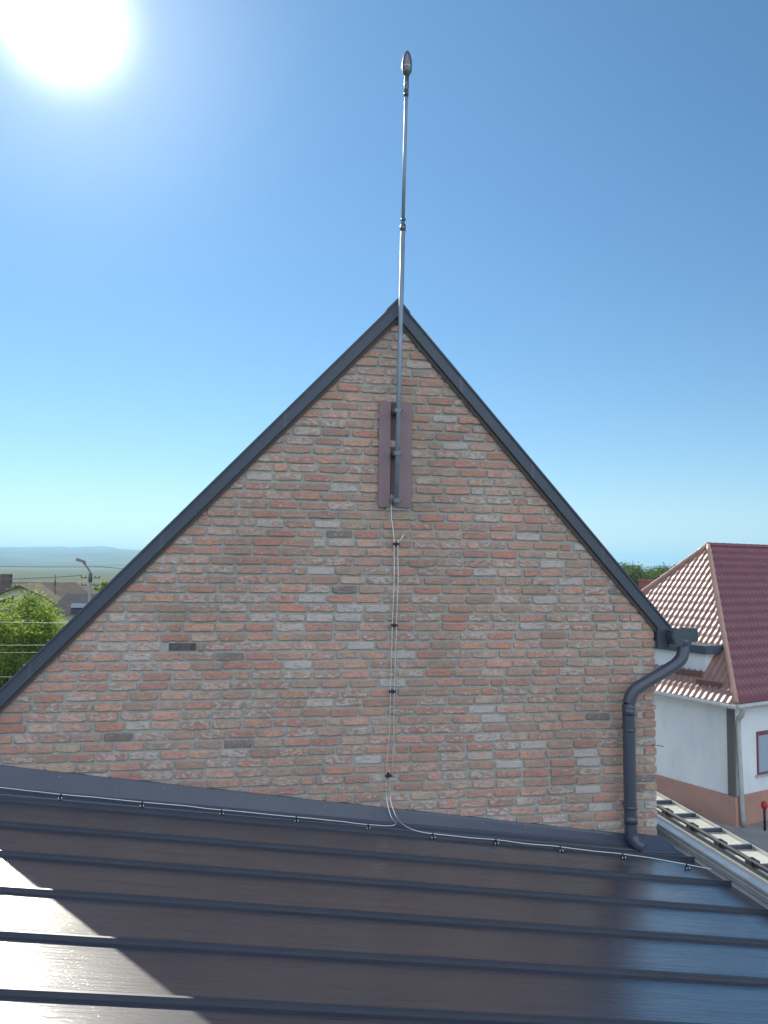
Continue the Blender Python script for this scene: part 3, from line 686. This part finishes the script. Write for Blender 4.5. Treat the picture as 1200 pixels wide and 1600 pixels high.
# split triangular gable windows
for s in (-1, 1):
    MB().prism([(GX+s*.35, GY-.03, -2.2), (GX+s*.35, GY-.03, -2.75), (GX+s*1.6, GY-.03, -2.75)], (0, .06, 0)).build('gable_window', m_win, ch)
MB().tube([(GX+1.2, GY+5.2, -1.6), (GX+1.2, GY+5.2, -.75)], .05, 6).build('roof_pipe', m_steel, ch)
MB().box((GX-2.9, GY+5.4, -1.9), (GX-2.2, GY+6.1, -.75)).build('chimney', m_rtile, ch)
# dark roofed wing nearer to us at the right, and a low shed
wg = thing('dark_roof_house', (-8.6, 49, GZ), 'house with a dark slate roof beside the lamp post, behind the left rake', 'house')
MB().prism([(-12.2, 47, GZ), (-2, 47, GZ), (-2, 47, -2.9), (-12.2, 47, -2.9)], (0, 6, 0)).build('wall', m_cream, wg)
MB().add([(-12.2, 49.8, -1.93), (-3, 49.8, -1.93), (-1.4, 46.4, -3.1), (-12.9, 46.4, -3.1), (-12.9, 53.2, -3.1), (-1.4, 53.2, -3.1)], [(0, 3, 2, 1), (0, 4, 3), (0, 1, 5, 4), (1, 2, 5)]).build('roof', m_dslate, wg)
MB().box((-11.4, 47.2, -2.74), (-10.2, 48.0, -2.5)).build('skylight', m_glass, wg)

# ------------------------------------------------------------------ street lamp and wires
m_lampst = mat('weathered_lamp_paint', (.22, .19, .18), .7)
lx, ly = -9.95, 45.6
lp = thing('street_lamp', (lx, ly, GZ), 'street lamp on a concrete pole with an angled arm, seen against the blue hills', 'street lamp')
MB().tube([(lx, ly, GZ), (lx, ly, -.45)], [.15, .085], 10).build('pole', m_concrete, lp)
MB().tube([(lx, ly, -1.05), (lx, ly, -.50)], .115, 10).build('clamp_band', mat('dark_band', (.10, .09, .09), .7), lp)
MB().tube(smooth_path([(lx, ly, -.7), (lx-.04, ly, -.42), (lx-.22, ly, -.12), (lx-.46, ly, .18)], 4), .055, 8).build('arm', m_lampst, lp)
hd = MB().add([(lx-.30, ly-.13, .10), (lx-.30, ly+.13, .10), (lx-.92, ly+.14, .28), (lx-.92, ly-.14, .28), (lx-.36, ly-.12, .30), (lx-.36, ly+.12, .30), (lx-.84, ly+.10, .48), (lx-.84, ly-.10, .48)],
    [(0, 1, 2, 3), (7, 6, 5, 4), (0, 4, 5, 1), (1, 5, 6, 2), (2, 6, 7, 3), (3, 7, 4, 0)]).build('lamp_head', m_lampst, lp, bev=.02)
for z_, w_ in ((-.78, .55), (-1.25, .5)):
    b_ = MB(); b_.tube([(lx-w_, ly, z_), (lx+w_, ly, z_)], .03, 6)
    for dx in (-w_, -w_*.5, w_*.5, w_): b_.tube([(lx+dx, ly, z_), (lx+dx, ly, z_+.13)], .035, 6)
    b_.build('crossarm', m_steel, lp)
def wire(a, b, sag, r, m_, label, group=None):
    a, b = Vector(a), Vector(b); pts = [a.lerp(b, i/24)-Vector((0, 0, sag*4*(i/24)*(1-i/24))) for i in range(25)]
    o = MB().tube(pts, r, 6).build('overhead_wire', m_); return tag(o, label, 'wire', group)
m_wire = mat('dark_wire', (.05, .055, .06), .6); m_wirel = mat('pale_wire', (.30, .31, .30), .4)
wire((lx-.5, ly, -.65), (-55, 44, -1.6), .5, .022, m_wire, 'dark overhead wire running left from the crossarm of the street lamp pole, lower of two')
wire((lx, ly+4, -.1), (-55, 60, .9), .4, .020, m_wire, 'dark overhead wire running left from the street lamp pole against the hills, upper of two')
wire((lx, ly+4, -.1), (30, 62, -.4), .8, .020, m_wire, 'dark overhead wire running from the street lamp pole to the right, behind the rake')
# service wires strung in front of the leafy tree; their far ends are tied to a concrete post behind the house
pst = thing('concrete_post', (-3.2, 13.6, GZ), 'concrete utility post hidden behind the brick gable', 'utility post')
MB().tube([(-3.2, 13.6, GZ), (-3.2, 13.6, -.9)], [.15, .10], 10).build('pole', m_concrete, pst)
MB().box((-3.7, 13.55, -1.15), (-2.7, 13.65, -1.07)).build('crossarm', m_steel, pst)
for (z0, z1, sg, r_, nm) in ((-.55, -1.40, .12, .008, 'topmost'), (-1.4, -1.90, .1, .008, 'second from top'), (-1.5, -2.08, .1, .006, 'third from top'), (-2.2, -2.62, .1, .006, 'lowest')):
    wire((-24, 12.0, z0), (-3.2, 13.55, z1), sg, r_, m_wirel, 'pale thin wire in front of the bright leafy tree, %s of four' % nm)

# ------------------------------------------------------------------ air
hb = MB().box((-7500, -700, GZ-20), (7500, 7600, 150)); me = bpy.data.meshes.new('haze'); me.from_pydata(hb.v, [], hb.f)
mh = bpy.data.materials.new('haze_air'); mh.use_nodes = True; t = mh.node_tree; t.nodes.clear()
o_ = t.nodes.new('ShaderNodeOutputMaterial'); pvn = t.nodes.new('ShaderNodeVolumePrincipled'); pvn.inputs['Color'].default_value = (.42, .74, 1, 1)
pvn.inputs['Density'].default_value = 3.2e-4; pvn.inputs['Anisotropy'].default_value = .2; t.links.new(pvn.outputs[0], o_.inputs['Volume'])
me.materials.append(mh); ho = bpy.data.objects.new('haze', me); COL.objects.link(ho); ho['kind'] = 'stuff'
# drop the private origin marks
for o in COL.objects:
    if '_o' in o: del o['_o']
